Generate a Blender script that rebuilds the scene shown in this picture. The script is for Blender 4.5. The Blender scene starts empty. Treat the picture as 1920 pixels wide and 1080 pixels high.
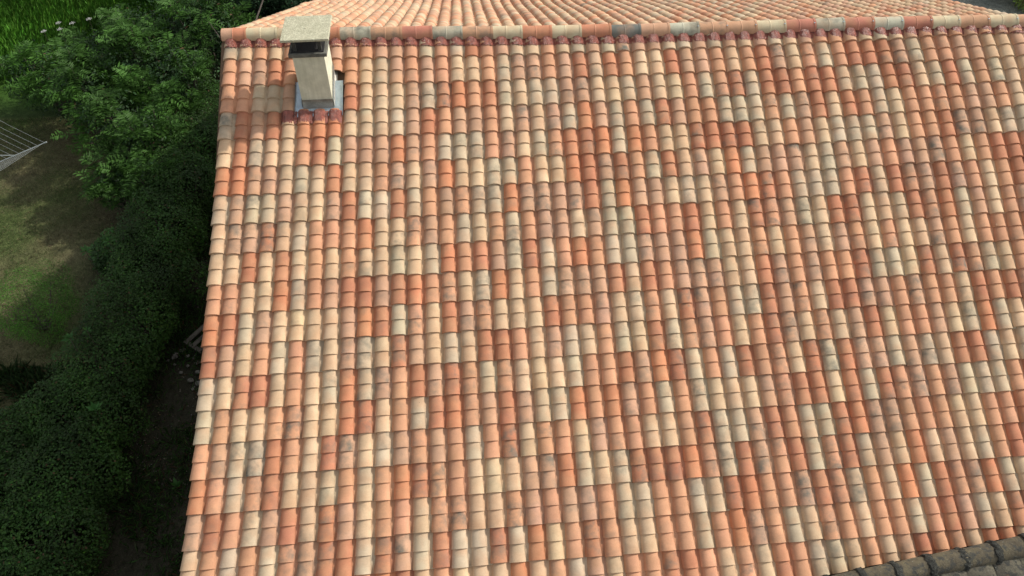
import bpy, math, random
import numpy as np
from mathutils import Matrix, Vector
rng = np.random.default_rng(7)
random.seed(7)
C = bpy.context.scene.collection
SC = bpy.context.scene
H = 6.4                                   # height of the roof plane's origin above the ground

# ---------------------------------------------------------------- camera
cam_d = bpy.data.cameras.new("camera"); cam = bpy.data.objects.new("camera", cam_d); C.objects.link(cam)
cam_d.sensor_width = 36.0; cam_d.lens = 36.0 * 1550 / 1920
cam_d.clip_start = 0.1; cam_d.clip_end = 2000
RCW = np.array([[0.99755823, -0.06976439, -0.00324259], [-0.05362156, -0.73533198, -0.67558243], [0.04474722, 0.67410668, -0.73727734]])
cam.matrix_world = Matrix.Translation((3.10685517, -9.82065818, 6.09270992 + H)) @ Matrix(((RCW[0][0], -RCW[1][0], -RCW[2][0]), (RCW[0][1], -RCW[1][1], -RCW[2][1]), (RCW[0][2], -RCW[1][2], -RCW[2][2]))).to_4x4()
SC.camera = cam

# ---------------------------------------------------------------- light
SUN_EL = math.radians(38.0)
SUN_DIR = Vector((0.943, 0.333, 0)).normalized()          # towards the sun, horizontally
SUN_VEC = Vector((SUN_DIR.x * math.cos(SUN_EL), SUN_DIR.y * math.cos(SUN_EL), math.sin(SUN_EL)))
w = bpy.data.worlds.new("World"); SC.world = w; w.use_nodes = True
nt = w.node_tree; bg = nt.nodes["Background"]
sky = nt.nodes.new("ShaderNodeTexSky"); sky.sky_type = 'NISHITA'; sky.sun_disc = False
sky.sun_elevation = SUN_EL; sky.sun_rotation = math.atan2(SUN_DIR.x, SUN_DIR.y)
sky.air_density = 1.0; sky.dust_density = 2.0; sky.ozone_density = 1.0
hz = nt.nodes.new("ShaderNodeHueSaturation"); hz.inputs["Saturation"].default_value = 0.18      # thin bright haze over the whole sky
nt.links.new(sky.outputs[0], hz.inputs["Color"]); nt.links.new(hz.outputs[0], bg.inputs[0]); bg.inputs[1].default_value = 0.15
sd = bpy.data.lights.new("sun", 'SUN'); sd.energy = 3.0; sd.angle = math.radians(1.2); sd.color = (1.0, 0.93, 0.82)
so = bpy.data.objects.new("sun", sd); C.objects.link(so)
so.rotation_euler = SUN_VEC.to_track_quat('Z', 'Y').to_euler(); so.location = (20, 8, 20)
SC.view_settings.view_transform = 'Standard'; SC.view_settings.look = 'None'
SC.view_settings.exposure = 0.22; SC.view_settings.gamma = 1.0
SC.view_settings.use_curve_mapping = False

# ---------------------------------------------------------------- helpers
def link(o, parent=None):
    C.objects.link(o)
    if parent is not None: o.parent = parent
    return o
def tag(o, label=None, cat=None, group=None, kind=None):
    if label: o['label'] = label
    if cat: o['category'] = cat
    if group: o['group'] = group
    if kind: o['kind'] = kind
    return o
def empty(name, loc=(0, 0, 0)):
    o = bpy.data.objects.new(name, None); o.empty_display_size = 0.2; o.location = loc
    return link(o)
class MB:
    """collects vertices, faces and per-vertex colours of one mesh"""
    def __init__(s): s.v = []; s.f = []; s.col = []; s.seed = []; s.n = 0
    def add(s, V, F, col=(1, 1, 1, 0), seed=None):
        V = np.asarray(V, float).reshape(-1, 3)
        s.v.append(V)
        s.f += [tuple(i + s.n for i in f) for f in F]
        c = np.asarray(col, float)
        s.col.append(np.tile(c, (len(V), 1)) if c.ndim == 1 else c)
        sv = rng.random(3) * 50 if seed is None else np.asarray(seed, float)
        s.seed.append(np.tile(sv, (len(V), 1)))
        s.n += len(V)
    def box(s, c, d, col=(1, 1, 1, 0), R=None):
        c = np.array(c, float); d = np.array(d, float) / 2
        V = np.array([[x, y, z] for x in (-1, 1) for y in (-1, 1) for z in (-1, 1)]) * d
        if R is not None: V = V @ np.array(R).T
        s.add(V + c, [(0, 1, 3, 2), (4, 6, 7, 5), (0, 4, 5, 1), (2, 3, 7, 6), (0, 2, 6, 4), (1, 5, 7, 3)], col)
    def tube(s, pts, rad, n=8, col=(1, 1, 1, 0), cap=True):
        pts = [np.array(p, float) for p in pts]
        rad = [rad] * len(pts) if np.isscalar(rad) else rad
        V = []; F = []
        for i, p in enumerate(pts):
            a = pts[max(i - 1, 0)]; b = pts[min(i + 1, len(pts) - 1)]
            t = (b - a) / (np.linalg.norm(b - a) + 1e-9)
            u = np.cross(t, [0, 0, 1.0]);
            if np.linalg.norm(u) < 1e-3: u = np.array([1.0, 0, 0])
            u /= np.linalg.norm(u); q = np.cross(t, u)
            for k in range(n):
                an = 2 * math.pi * k / n
                V.append(p + rad[i] * (math.cos(an) * u + math.sin(an) * q))
        for i in range(len(pts) - 1):
            for k in range(n):
                F.append((i * n + k, i * n + (k + 1) % n, (i + 1) * n + (k + 1) % n, (i + 1) * n + k))
        if cap: F.append(tuple(range(n))); F.append(tuple((len(pts) - 1) * n + k for k in range(n - 1, -1, -1)))
        s.add(V, F, col)
    def build(s, name, mat, parent=None, smooth=False):
        me = bpy.data.meshes.new(name)
        V = np.concatenate(s.v); me.from_pydata(V.tolist(), [], s.f)
        a = me.color_attributes.new("tint", 'FLOAT_COLOR', 'POINT'); a.data.foreach_set("color", np.concatenate(s.col).ravel())
        b = me.attributes.new("seed", 'FLOAT_VECTOR', 'POINT'); b.data.foreach_set("vector", np.concatenate(s.seed).ravel())
        me.update(); me.materials.append(mat)
        if smooth: me.polygons.foreach_set("use_smooth", [True] * len(me.polygons))
        o = bpy.data.objects.new(name, me)
        return link(o, parent)

# ---------------------------------------------------------------- materials
def newmat(name):
    m = bpy.data.materials.new(name); m.use_nodes = True
    n = m.node_tree; p = n.nodes["Principled BSDF"]
    return m, n, p
def N(n, t, **k):
    x = n.nodes.new(t)
    for a, b in k.items(): setattr(x, a, b)
    return x
def noise(n, vec, scale, detail=4, rough=0.55):
    x = N(n, "ShaderNodeTexNoise"); x.inputs["Scale"].default_value = scale; x.inputs["Detail"].default_value = detail; x.inputs["Roughness"].default_value = rough
    n.links.new(vec, x.inputs["Vector"]); return x
def ramp(n, src, stops):
    r = N(n, "ShaderNodeValToRGB"); e = r.color_ramp.elements
    while len(e) < len(stops): e.new(0.5)
    for i, (p, c) in enumerate(stops):
        e[i].position = p; e[i].color = (c if len(c) == 4 else (*c, 1)) if hasattr(c, '__len__') else (c, c, c, 1)
    n.links.new(src, r.inputs[0]); return r
def mix(n, fac, a, b, mode='MIX'):
    x = N(n, "ShaderNodeMix", data_type='RGBA', blend_type=mode)
    for sock, v in ((x.inputs[0], fac), (x.inputs[6], a), (x.inputs[7], b)):
        if hasattr(v, 'links') or isinstance(v, bpy.types.NodeSocket): n.links.new(v, sock)
        else: sock.default_value = v if not (hasattr(v, '__len__') and len(v) == 3) else (*v, 1)
    return x.outputs[2]
def math_(n, op, a, b=0.0):
    x = N(n, "ShaderNodeMath", operation=op)
    for s_, v in ((x.inputs[0], a), (x.inputs[1], b)):
        if isinstance(v, bpy.types.NodeSocket): n.links.new(v, s_)
        else: s_.default_value = v
    return x.outputs[0]
def bump(n, p, h, strength, dist):
    b = N(n, "ShaderNodeBump"); b.inputs["Strength"].default_value = strength; b.inputs["Distance"].default_value = dist
    n.links.new(h, b.inputs["Height"]); n.links.new(b.outputs[0], p.inputs["Normal"])

def tile_material(name, stain=(0.14, 0.14, 0.115), rough=0.85):
    m, n, p = newmat(name)
    tc = N(n, "ShaderNodeTexCoord"); at = N(n, "ShaderNodeAttribute", attribute_name="tint"); sd_ = N(n, "ShaderNodeAttribute", attribute_name="seed")
    v = N(n, "ShaderNodeVectorMath", operation='ADD'); n.links.new(tc.outputs["Object"], v.inputs[0]); n.links.new(sd_.outputs["Vector"], v.inputs[1])
    big = noise(n, v.outputs[0], 5.5, 3, 0.5); fine = noise(n, v.outputs[0], 60, 5, 0.6); spot = noise(n, tc.outputs["Object"], 34, 2, 0.5)
    # slight tone drift inside each tile
    dr = ramp(n, big.outputs[0], [(0.3, (0.86, 0.84, 0.82)), (0.7, (1.10, 1.09, 1.08))])
    fl_ = noise(n, v.outputs[0], 4.0, 2, 0.5); flr = ramp(n, fl_.outputs[0], [(0.42, 0.0), (0.66, 0.45)])
    c0 = mix(n, flr.outputs[0], at.outputs["Color"], (0.55, 0.31, 0.175))
    c1 = mix(n, 1.0, c0, dr.outputs[0], 'MULTIPLY')
    fr = ramp(n, fine.outputs[0], [(0.3, 0.93), (0.7, 1.05)])
    c2 = mix(n, 1.0, c1, fr.outputs[0], 'MULTIPLY')
    # kiln-flame and weather stains
    st = noise(n, v.outputs[0], 6.5, 5, 0.6)
    sr = ramp(n, st.outputs[0], [(0.44, 0.0), (0.70, 1.0)])
    f = math_(n, 'MULTIPLY', sr.outputs[0], at.outputs["Alpha"])
    c3 = mix(n, f, c2, stain)
    sp = ramp(n, spot.outputs[0], [(0.76, 0.0), (0.80, 1.0)])
    f2 = math_(n, 'MULTIPLY', sp.outputs[0], 0.55)
    c4 = mix(n, f2, c3, (0.12, 0.09, 0.07))
    n.links.new(c4, p.inputs["Base Color"])
    p.inputs["Roughness"].default_value = rough; p.inputs["Specular IOR Level"].default_value = 0.25
    bump(n, p, fine.outputs[0], 0.25, 0.004)
    return m
def simple(name, col, rough=0.7, metal=0.0, nscale=8.0, var=0.25, bmp=0.2, bdist=0.01, spec=0.4):
    m, n, p = newmat(name); tc = N(n, "ShaderNodeTexCoord")
    a = noise(n, tc.outputs["Object"], nscale, 6, 0.6); b = noise(n, tc.outputs["Object"], nscale * 9, 4, 0.6)
    r = ramp(n, a.outputs[0], [(0.3, tuple(c * (1 - var) for c in col)), (0.7, tuple(min(1, c * (1 + var)) for c in col))])
    r2 = ramp(n, b.outputs[0], [(0.3, 1 - var * 0.6), (0.7, 1 + var * 0.3)])
    n.links.new(mix(n, 1.0, r.outputs[0], r2.outputs[0], 'MULTIPLY'), p.inputs["Base Color"])
    p.inputs["Roughness"].default_value = rough; p.inputs["Metallic"].default_value = metal; p.inputs["Specular IOR Level"].default_value = spec
    bump(n, p, b.outputs[0], bmp, bdist)
    return m
def leaf_material(name, rough=0.55, trans=0.25):
    m, n, p = newmat(name); at = N(n, "ShaderNodeAttribute", attribute_name="tint")
    n.links.new(at.outputs["Color"], p.inputs["Base Color"]); p.inputs["Roughness"].default_value = rough
    p.inputs["Specular IOR Level"].default_value = 0.2
    tr = N(n, "ShaderNodeBsdfTranslucent"); ms = N(n, "ShaderNodeMixShader"); ms.inputs[0].default_value = trans
    n.links.new(at.outputs["Color"], tr.inputs[0]); out = n.nodes["Material Output"]
    n.links.new(p.outputs[0], ms.inputs[1]); n.links.new(tr.outputs[0], ms.inputs[2]); n.links.new(ms.outputs[0], out.inputs[0])
    return m
M_TILE = tile_material("terracotta_tile")
M_FLASH = simple("red_flashing", (0.38, 0.115, 0.08), 0.32, 0.0, 20, 0.4, 1.0, 0.02, 0.9)
M_LEAD = simple("lead_skirt", (0.26, 0.25, 0.22), 0.45, 0.6, 10, 0.35, 0.3, 0.01)
M_ZINC = simple("zinc_sheet", (0.60, 0.72, 0.80), 0.33, 0.75, 9, 0.18, 0.12, 0.01)  # blue in the base colour stands for reflected sky
M_RENDER = simple("chimney_render", (0.68, 0.67, 0.53), 0.95, 0, 14, 0.06, 0.5, 0.006, 0.1)
M_WALL = simple("wall_render", (0.62, 0.52, 0.38), 0.95, 0, 3, 0.12, 0.4, 0.006, 0.1)
M_WOOD = simple("deck_wood", (0.20, 0.13, 0.08), 0.85, 0, 6, 0.3, 0.3, 0.01)
M_SOOT = simple("flue_dark", (0.02, 0.02, 0.02), 0.95)
M_POST_DARK = simple("darkened_concrete", (0.055, 0.055, 0.048), 0.95, 0, 12, 0.4, 0.5, 0.01)  # post colour darkened so lit posts read as part of the dark opening
M_LEAF = leaf_material("leaf")
M_GRASS = leaf_material("grass_blade", 0.6, 0.3)
M_BARK = simple("bark", (0.09, 0.075, 0.06), 0.9, 0, 10, 0.4, 0.6, 0.02)

def concrete_cap_material():
    m, n, p = newmat("lichen_concrete"); tc = N(n, "ShaderNodeTexCoord")
    a = noise(n, tc.outputs["Object"], 9, 6, 0.65); b = noise(n, tc.outputs["Object"], 55, 5, 0.7); l = noise(n, tc.outputs["Object"], 26, 4, 0.6)
    r = ramp(n, a.outputs[0], [(0.3, (0.40, 0.39, 0.27)), (0.7, (0.57, 0.55, 0.40))])
    r2 = ramp(n, b.outputs[0], [(0.35, 0.75), (0.65, 1.12)])
    c = mix(n, 1.0, r.outputs[0], r2.outputs[0], 'MULTIPLY')
    lr = ramp(n, l.outputs[0], [(0.58, 0.0), (0.66, 1.0)])
    n.links.new(mix(n, lr.outputs[0], c, (0.60, 0.60, 0.44)), p.inputs["Base Color"])
    p.inputs["Roughness"].default_value = 0.95; bump(n, p, b.outputs[0], 0.8, 0.01); return m
M_CAP = concrete_cap_material()
def streaky(m):
    n = m.node_tree; p = n.nodes["Principled BSDF"]; l = p.inputs["Base Color"].links[0]; src = l.from_socket
    tc = N(n, "ShaderNodeTexCoord"); mp = N(n, "ShaderNodeMapping"); mp.inputs["Scale"].default_value = (26, 26, 1.6); n.links.new(tc.outputs["Object"], mp.inputs[0])
    a = noise(n, mp.outputs[0], 1.0, 4, 0.6); r = ramp(n, a.outputs[0], [(0.35, (0.90, 0.90, 0.88)), (0.6, (1.02, 1.02, 1.02))])
    b = noise(n, tc.outputs["Object"], 5, 5, 0.65); r2 = ramp(n, b.outputs[0], [(0.35, (0.86, 0.86, 0.84)), (0.6, (1.02, 1.02, 1.02))])
    n.links.new(mix(n, 1.0, mix(n, 1.0, src, r.outputs[0], 'MULTIPLY'), r2.outputs[0], 'MULTIPLY'), p.inputs["Base Color"])
streaky(M_RENDER)
M_CAPDARK = simple("weathered_concrete", (0.13, 0.13, 0.11), 0.95, 0, 10, 0.4, 0.5, 0.01)

def old_tile_material():
    m, n, p = newmat("old_mossy_tile"); tc = N(n, "ShaderNodeTexCoord"); sd_ = N(n, "ShaderNodeAttribute", attribute_name="seed"); at = N(n, "ShaderNodeAttribute", attribute_name="tint")
    v = N(n, "ShaderNodeVectorMath", operation='ADD'); n.links.new(tc.outputs["Object"], v.inputs[0]); n.links.new(sd_.outputs["Vector"], v.inputs[1])
    a = noise(n, v.outputs[0], 7, 6, 0.65); b = noise(n, v.outputs[0], 40, 5, 0.7); d = noise(n, v.outputs[0], 12, 5, 0.7); o_ = noise(n, v.outputs[0], 8, 4, 0.6)
    r = ramp(n, a.outputs[0], [(0.30, (0.075, 0.066, 0.050)), (0.5, (0.125, 0.112, 0.082)), (0.72, (0.19, 0.175, 0.115))])
    c = mix(n, 1.0, r.outputs[0], at.outputs["Color"], 'MULTIPLY')
    dk = ramp(n, d.outputs[0], [(0.50, 0.0), (0.60, 0.85)])
    c = mix(n, dk.outputs[0], c, (0.045, 0.048, 0.045))
    orr = ramp(n, o_.outputs[0], [(0.64, 0.0), (0.70, 1.0)])
    c = mix(n, math_(n, 'MULTIPLY', orr.outputs[0], at.outputs["Alpha"]), c, (0.42, 0.17, 0.09))
    lr = ramp(n, b.outputs[0], [(0.62, 0.0), (0.70, 0.6)])
    c = mix(n, lr.outputs[0], c, (0.36, 0.37, 0.30))
    n.links.new(c, p.inputs["Base Color"]); p.inputs["Roughness"].default_value = 0.95; bump(n, p, b.outputs[0], 0.9, 0.012); return m
M_OLD = old_tile_material()
M_MORTAR = simple("black_mortar", (0.07, 0.072, 0.062), 0.95, 0, 30, 0.8, 1.0, 0.03)

def ground_material():
    m, n, p = newmat("ground_soil_and_lawn"); tc = N(n, "ShaderNodeTexCoord"); o = tc.outputs["Object"]
    a = noise(n, o, 0.9, 6, 0.6); b = noise(n, o, 7, 6, 0.7); d = noise(n, o, 45, 4, 0.7)
    at = N(n, "ShaderNodeAttribute", attribute_name="tint")
    r2 = ramp(n, b.outputs[0], [(0.3, 0.6), (0.7, 1.3)]); r3 = ramp(n, d.outputs[0], [(0.35, 0.55), (0.65, 1.35)])
    c = mix(n, 1.0, at.outputs["Color"], r2.outputs[0], 'MULTIPLY'); c = mix(n, 1.0, c, r3.outputs[0], 'MULTIPLY')
    n.links.new(c, p.inputs["Base Color"]); p.inputs["Roughness"].default_value = 1.0; p.inputs["Specular IOR Level"].default_value = 0.1
    bump(n, p, d.outputs[0], 0.8, 0.03); return m
M_GROUND = ground_material()

# ---------------------------------------------------------------- roof coordinates
PIT = math.radians(25.223); CP, SP = math.cos(PIT), math.sin(PIT)
CO = np.array([[5.13791, 3.42026], [-0.0011, 3.38963], [0.08355, 0.02046], [0.02936, 0.0215], [-0.03114, 0.00589], [5.17836, -0.01833], [-0.00854, -0.01644], [0.05064, 0.01858], [0.06705, -0.00815], [0.02196, -0.00926], [-0.13683, 0.05103], [-0.05276, -0.01508], [-0.04066, -0.00208], [-0.02507, -0.01468], [-0.00257, 0.00033]])
def basis(c, r):
    return np.stack([c**i * r**j for i in range(5) for j in range(5 - i)], -1)
def G(c, r):
    """tile grid (column, row) -> metres along / down the roof plane"""
    c = np.asarray(c, float); r = np.asarray(r, float)
    cc = np.clip(c, 0, 52); rc = np.clip(r, -0.9, 18)
    P = basis((cc - 25) / 25, (rc - 9) / 9) @ CO
    return P[..., 0] + (c - cc) * 0.205, P[..., 1] + (r - rc) * 0.382
def S(u, v, w):
    u, v, w = np.broadcast_arrays(np.asarray(u, float), v, w)
    return np.stack([u, -v * CP - w * SP, H - v * SP + w * CP], -1)
CAPV = ([-1, 0.018, 2.012, 4.073, 5.159, 5.888, 6.988, 8.471, 9.665, 10.718, 12], [-0.36, -0.345, -0.277, -0.195, -0.166, -0.155, -0.140, -0.126, -0.097, -0.074, -0.05])
def vcap(x): return np.interp(x, *CAPV)
def vaxis(x): return vcap(x) - 0.105

TINT = {'c': (0.60, 0.437, 0.283), 'g': (0.53, 0.43, 0.30), 'p': (0.59, 0.312, 0.187), 'o': (0.565, 0.24, 0.128), 'r': (0.485, 0.21, 0.122), 't': (0.525, 0.32, 0.213)}
ROWS = [s.replace(' ', '') for s in """
G c p c p t t t t p  t t p g p g r p T g  c p c g t g T t t g  g t g t c t g c t p  p t c g c t p T p t p t t
p t t r p t t p p c  g t p t p c c p g T  T p T r c r p c c r  t t p c p r T c P g  p r r R T g p P t T c c t
p p g G t t t t r c  c c T G R o p r G c  g g t T c c g t c c  p g P R G r R p R r  c G g r R c g r G p G c c
G r T r c o o o c g  c G t r p t t p c T  c T g o t g p G R T  p p G G g P g T r c  r p G c p p P p T t p c c
c r G c c p r g t t  t o T p g G G p T c  g P o R o g o p c c  R r R r c c p t c g  g g T c p p r T T c G g c
o o T T c G c o c c  p T c T o c c G G p  c c o r T R p G r c  T c o g T t T c G T  c t p T t T p c p r r p p
G T g g T c c T r G  g r g p T P G G o T  T t T r G o t t c G  c T p o R p g g G p  R c r P T r T p c p r r T
c T T R c g p p p o  c c P t p g c p G p  T T c t G g r p P r  c p c R P T G c r R  c c c R P o g t c p T p t
c c r c r c p c p c  c G c g o p r t g r  g p o p g g T t t o  g c c P c p t c T P  c P c c T p c P p p p t T
p P c c o g p T r r  t r o p P c G o c p  g T T T r c r p T T  T c c r T p T P p R  g g c R c R P G c p T p t
o r g T c c c c T o  r g P c r T P c c c  R P p T c G p c R T  p G G r t P c r R T  t p T p p c R p r T t c p
R T c p g p G c T G  c R T c g c r r p c  T g c P G c r G p T  p c p R T c P c T r  c p p T c G o g c p r c t
g c R r c p c G o G  T p r T R P g P c c  c G p p r T o R g p  g R p P c R G o T T  G T G c r r G c g c p t r
g P c c P P c c o R  c p g R o P t r T g  g o p o T p G p G c  c c T P R r c r g R  P T p T g G g p r c c t p
P T G G r P c R T c  G T P t p g p R c P  p c T p p c c p R G  g T R p g g R o T T  P p P c c p p r t p c g t
o P g P R c c G p g  p o R P p c c c T T  o g c G R R R o P G  r T P r g P R g T c  o c T c g p r t c p p o c
T r p G T r c R T c  P p c P P c c P T P  T T p g g p p G g R  o P P T R P G p c o  g r P T o g c p t c p r c
c p g p g P T R r G  R T g R g g R g o c  p R P c c p p g p o  T p g c P p c p p g  p R T g c R T p c r g c p
p r g o c p r c o p  o r c p c c c o c p  G T c p p R r p c P  c r p G g c P c T R  p p c r r c t p g c p t c
""".strip().splitlines()]
NC = 53
for s in ROWS: assert len(s) == NC, (len(s), s)
while len(ROWS) < 21: ROWS.append(''.join(random.choice('ccggppoortTPGR') for _ in range(NC)))

def tile_tint(ch, j=0.05):
    b = np.array(TINT[ch.lower()]) * (1 + rng.normal(0, j)) * (1 + rng.normal(0, 0.010, 3))
    st = rng.uniform(0.3, 0.8) if ch.isupper() else rng.uniform(0.0, 0.15)
    if ch.isupper() and ch in 'G': st *= 0.85
    return [*np.clip(b, 0, 0.85), st]

# house ------------------------------------------------------------------
house = empty("house", (5.4, 0, 0))
tag(house, "new house roof of orange, peach and cream barrel tiles with a square chimney", "house")
HOUSE_OFF = np.array([5.4, 0, 0])
def hbuild(mb, name, mat, parent=house, smooth=False):
    for i in range(len(mb.v)): mb.v[i] = mb.v[i] - HOUSE_OFF
    return mb.build(name, mat, parent, smooth)

HB = 0.055           # barrel height
NP = 11
tt_ = np.linspace(0, 1, NP)
arch = (1 - np.abs(2 * tt_ - 1)**2.05)**0.58
PAN_S = np.array([0.02, 0.10, 0.19, 0.28])
PAN_W = np.array([0.000, -0.008, -0.006, 0.006])
def add_tile(mb, gfun, sfun, c, r, ch, scale=1.0, halves=(0, 1), vmin=None, bend=0.0):
    col = np.array(tile_tint(ch)); seed = rng.random(3) * 60
    jc = rng.normal(0, 0.015); jr = rng.normal(0, 0.014); tw = rng.normal(0, 0.018); jw = abs(rng.normal(0, 0.0010))
    def place(s, t, wv):
        cc = c + s + jc + tw * (t - 0.5); rr = (r - 1) + t + jr * t
        U, V = gfun(cc, rr)
        if vmin is not None: V = np.maximum(V, vmin(U))
        return sfun(U, V, np.asarray(wv) + jw * np.asarray(t))
    for h in halves:
        t0, t1 = h * 0.5, h * 0.5 + 0.5
        if vmin is not None:
            U, V = gfun(c - 0.4, (r - 1) + t1)
            if V < vmin(U) + 0.01: continue
        o0, o1 = (0.000, 0.021) if h == 0 else (0.001, 0.026)
        hc = col * np.array([*((1 + rng.normal(0, 0.03)) * (1 + rng.normal(0, 0.008, 3))), 1]); hc[3] = min(1, max(0, col[3] + rng.normal(0, 0.18)))
        hs = seed + rng.random(3) * 3
        V = []
        for t, off in ((t0 if h else -0.07, o0 if h else -0.002), ((t0 + t1) / 2, (o0 + o1) / 2), (t1, o1)):
            lft = -0.80 - 0.045 * t - 0.02 * (t - t0) * 2; rgt = 0.005 + 0.02 * t
            s_ = lft + (rgt - lft) * tt_
            V.append(place(s_, np.full(NP, t), HB * arch + off))
            if False: pass
        V = np.concatenate(V)
        F = [(i * NP + k, (i + 1) * NP + k, (i + 1) * NP + k + 1, i * NP + k + 1) for i in range(2) for k in range(NP - 1)]
        mb.add(V, F, hc, hs)
        # left flank down to the deck
        e = [place(np.array([-0.80 - 0.045 * t - 0.02 * (t - t0) * 2] * 2), np.array([t, t]), np.array([off, -0.03])) for t, off in ((t0, o0), (t1, o1))]
        mb.add(np.concatenate(e), [(0, 2, 3, 1)], hc, hs)
        # lower lip (rounded front edge)
        th = 0.023 if h == 0 else 0.029
        lft = -0.80 - 0.045 * t1 - 0.02; rgt = 0.005 + 0.02 * t1
        s_ = lft + (rgt - lft) * tt_
        s2 = lft + 0.03 + (rgt - lft - 0.06) * tt_
        a = place(s_, np.full(NP, t1), HB * arch + o1)
        b = place(s_, np.full(NP, t1 + 0.004), HB * arch + o1 - 0.003)
        d = place(s2, np.full(NP, t1 + 0.002), (HB * arch + o1 - th).clip(-0.02))
        lc = hc.copy(); lc[3] *= 0.5
        mb.add(np.concatenate([a, b, d]), [(i * NP + k, (i + 1) * NP + k, (i + 1) * NP + k + 1, i * NP + k + 1) for i in range(2) for k in range(NP - 1)], lc, hs)
    # pan, one continuous channel with an interlock rib beside the barrel
    if 0 in halves or 1 in halves:
        ta, tb = (-0.06 if 0 in halves else 0.5), (1.0 if 1 in halves else 0.5)
        V = []
        ps = np.array([-0.06, -0.005, 0.025, 0.04, 0.10, 0.17, 0.30]); pw = np.array([0.012, 0.012, 0.012, 0.006, 0.003, 0.004, 0.006])
        for t in (ta, (ta + tb) / 2, tb):
            V.append(place(ps, np.full(7, t), pw + 0.020 * t - 0.002))
        V.append(place(ps, np.full(7, tb), pw - 0.014))
        pc = col.copy(); pc[3] *= 0.8
        mb.add(np.concatenate(V), [(i * 7 + k, (i + 1) * 7 + k, (i + 1) * 7 + k + 1, i * 7 + k + 1) for i in range(3) for k in range(6)], pc, seed)

def shade_auto(o, ang=32):
    me = o.data
    me.polygons.foreach_set("use_smooth", [True] * len(me.polygons))

# front slope
mb = MB()
for r in range(0, 21):
    for c in range(NC):
        hv = (0, 1)
        if c in (5, 6, 7):
            if r == 1: hv = (0,)
            if r == 2: continue
        add_tile(mb, G, S, c, r, ROWS[r][c], halves=hv, vmin=lambda u: vaxis(u) + 0.02)
front = hbuild(mb, "roof_slope", M_TILE); shade_auto(front)
tag(front, "front roof slope of mottled orange and cream tiles facing the camera")

# rear slope: gentler towards its right end, a low swelling across it
def rear_S(x, s, w):
    x, s, w = np.broadcast_arrays(np.asarray(x, float), s, w)
    v0 = vaxis(x)
    y0 = -v0 * CP; z0 = H - v0 * SP - 0.004
    p = np.radians(25.2 - 0.33 * np.clip(x, 0, 11))
    k = np.exp(-((x - 6.0) / 2.6)**2)
    z = z0 - s * np.sin(p) + k * (0.07 * np.exp(-((s - 6.1) / 0.35)**2) - 0.05 * np.exp(-((s - 4.4) / 1.3)**2)) + 0.03 * np.exp(-((s - 6.3) / 0.3)**2)
    return np.stack([x + 0 * s, y0 + s * np.cos(p) + w * np.sin(p), z + w * np.cos(p)], -1)
RP, RR = 0.193, 0.36
NRC = 58
def rear_G(c, r): return 0.03 + np.asarray(c, float) * RP, (np.asarray(r, float)) * RR
mb = MB()
for r in range(1, 27):
    for c in range(NRC):
        add_tile(mb, rear_G, rear_S, c, r, random.choice('cccccgggpppttttorT'), halves=(0,))  # mostly pale letters: the slope's washed-out light is put into the tints
        # the other half gets its own colour, as on the far slope
        add_tile(mb, rear_G, rear_S, c, r, random.choice('cccccggpppttttcpT'), halves=(1,))
rear = hbuild(mb, "roof_slope", M_TILE); shade_auto(rear)
tag(rear, "far roof slope of tiles coloured paler for its washed-out light dropping away behind the ridge")

# deck, walls
XL, XR = -0.02, 10.98
deck = MB()
def prism(mb, top, thick, col=(1, 1, 1, 0)):
    top = np.asarray(top, float); n = len(top); bot = top - [0, 0, thick]
    F = [tuple(range(n)), tuple(range(2 * n - 1, n - 1, -1))] + [(i, i + n, (i + 1) % n + n, (i + 1) % n) for i in range(n)]
    mb.add(np.concatenate([top, bot]), F, col)
xs = np.linspace(XL - 0.10, XR + 0.05, 9)
for a, b in zip(xs[:-1], xs[1:]):
    prism(deck, [S(a, 7.55, -0.05), S(b, 7.55, -0.05), S(b, vaxis(b) + 0.05, -0.05), S(a, vaxis(a) + 0.05, -0.05)], 0.05)
    prism(deck, [rear_S(b, 9.2, -0.09), rear_S(a, 9.2, -0.09), rear_S(a, 0.05, -0.05), rear_S(b, 0.05, -0.05)], 0.05)
hbuild(deck, "roof_deck", M_WOOD)
wall = MB()
x0, x1, yf, yb = 0.06, 10.8, -6.55, 7.9
def zr(x): return rear_S(x, 7.9 / math.cos(math.radians(25)), 0)[2] - 0.20
zf = H + yf * SP / CP - 0.16
ridge = lambda x: S(x, vaxis(x), 0) - [0, 0, 0.20]
V = [[x0, yf, 0], [x1, yf, 0], [x1, yb, 0], [x0, yb, 0], [x0, yf, zf], [x1, yf, zf], [x1, yb, zr(x1)], [x0, yb, zr(x0)], ridge(x0).tolist(), ridge(x1).tolist()]
wall.add(V, [(0, 1, 5, 4), (1, 2, 6, 9, 5), (2, 3, 7, 6), (3, 0, 4, 8, 7), (4, 5, 9, 8), (8, 9, 6, 7)])
hbuild(wall, "wall", M_WALL)
# gutter of the front eave
gm = MB(); gp = [S(x, 7.72, -0.03) for x in np.linspace(XL - 0.2, XR + 0.2, 6)]
gm.tube([p - [0, 0, 0.06] for p in gp], 0.06, 10); hbuild(gm, "gutter", M_ZINC)

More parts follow.
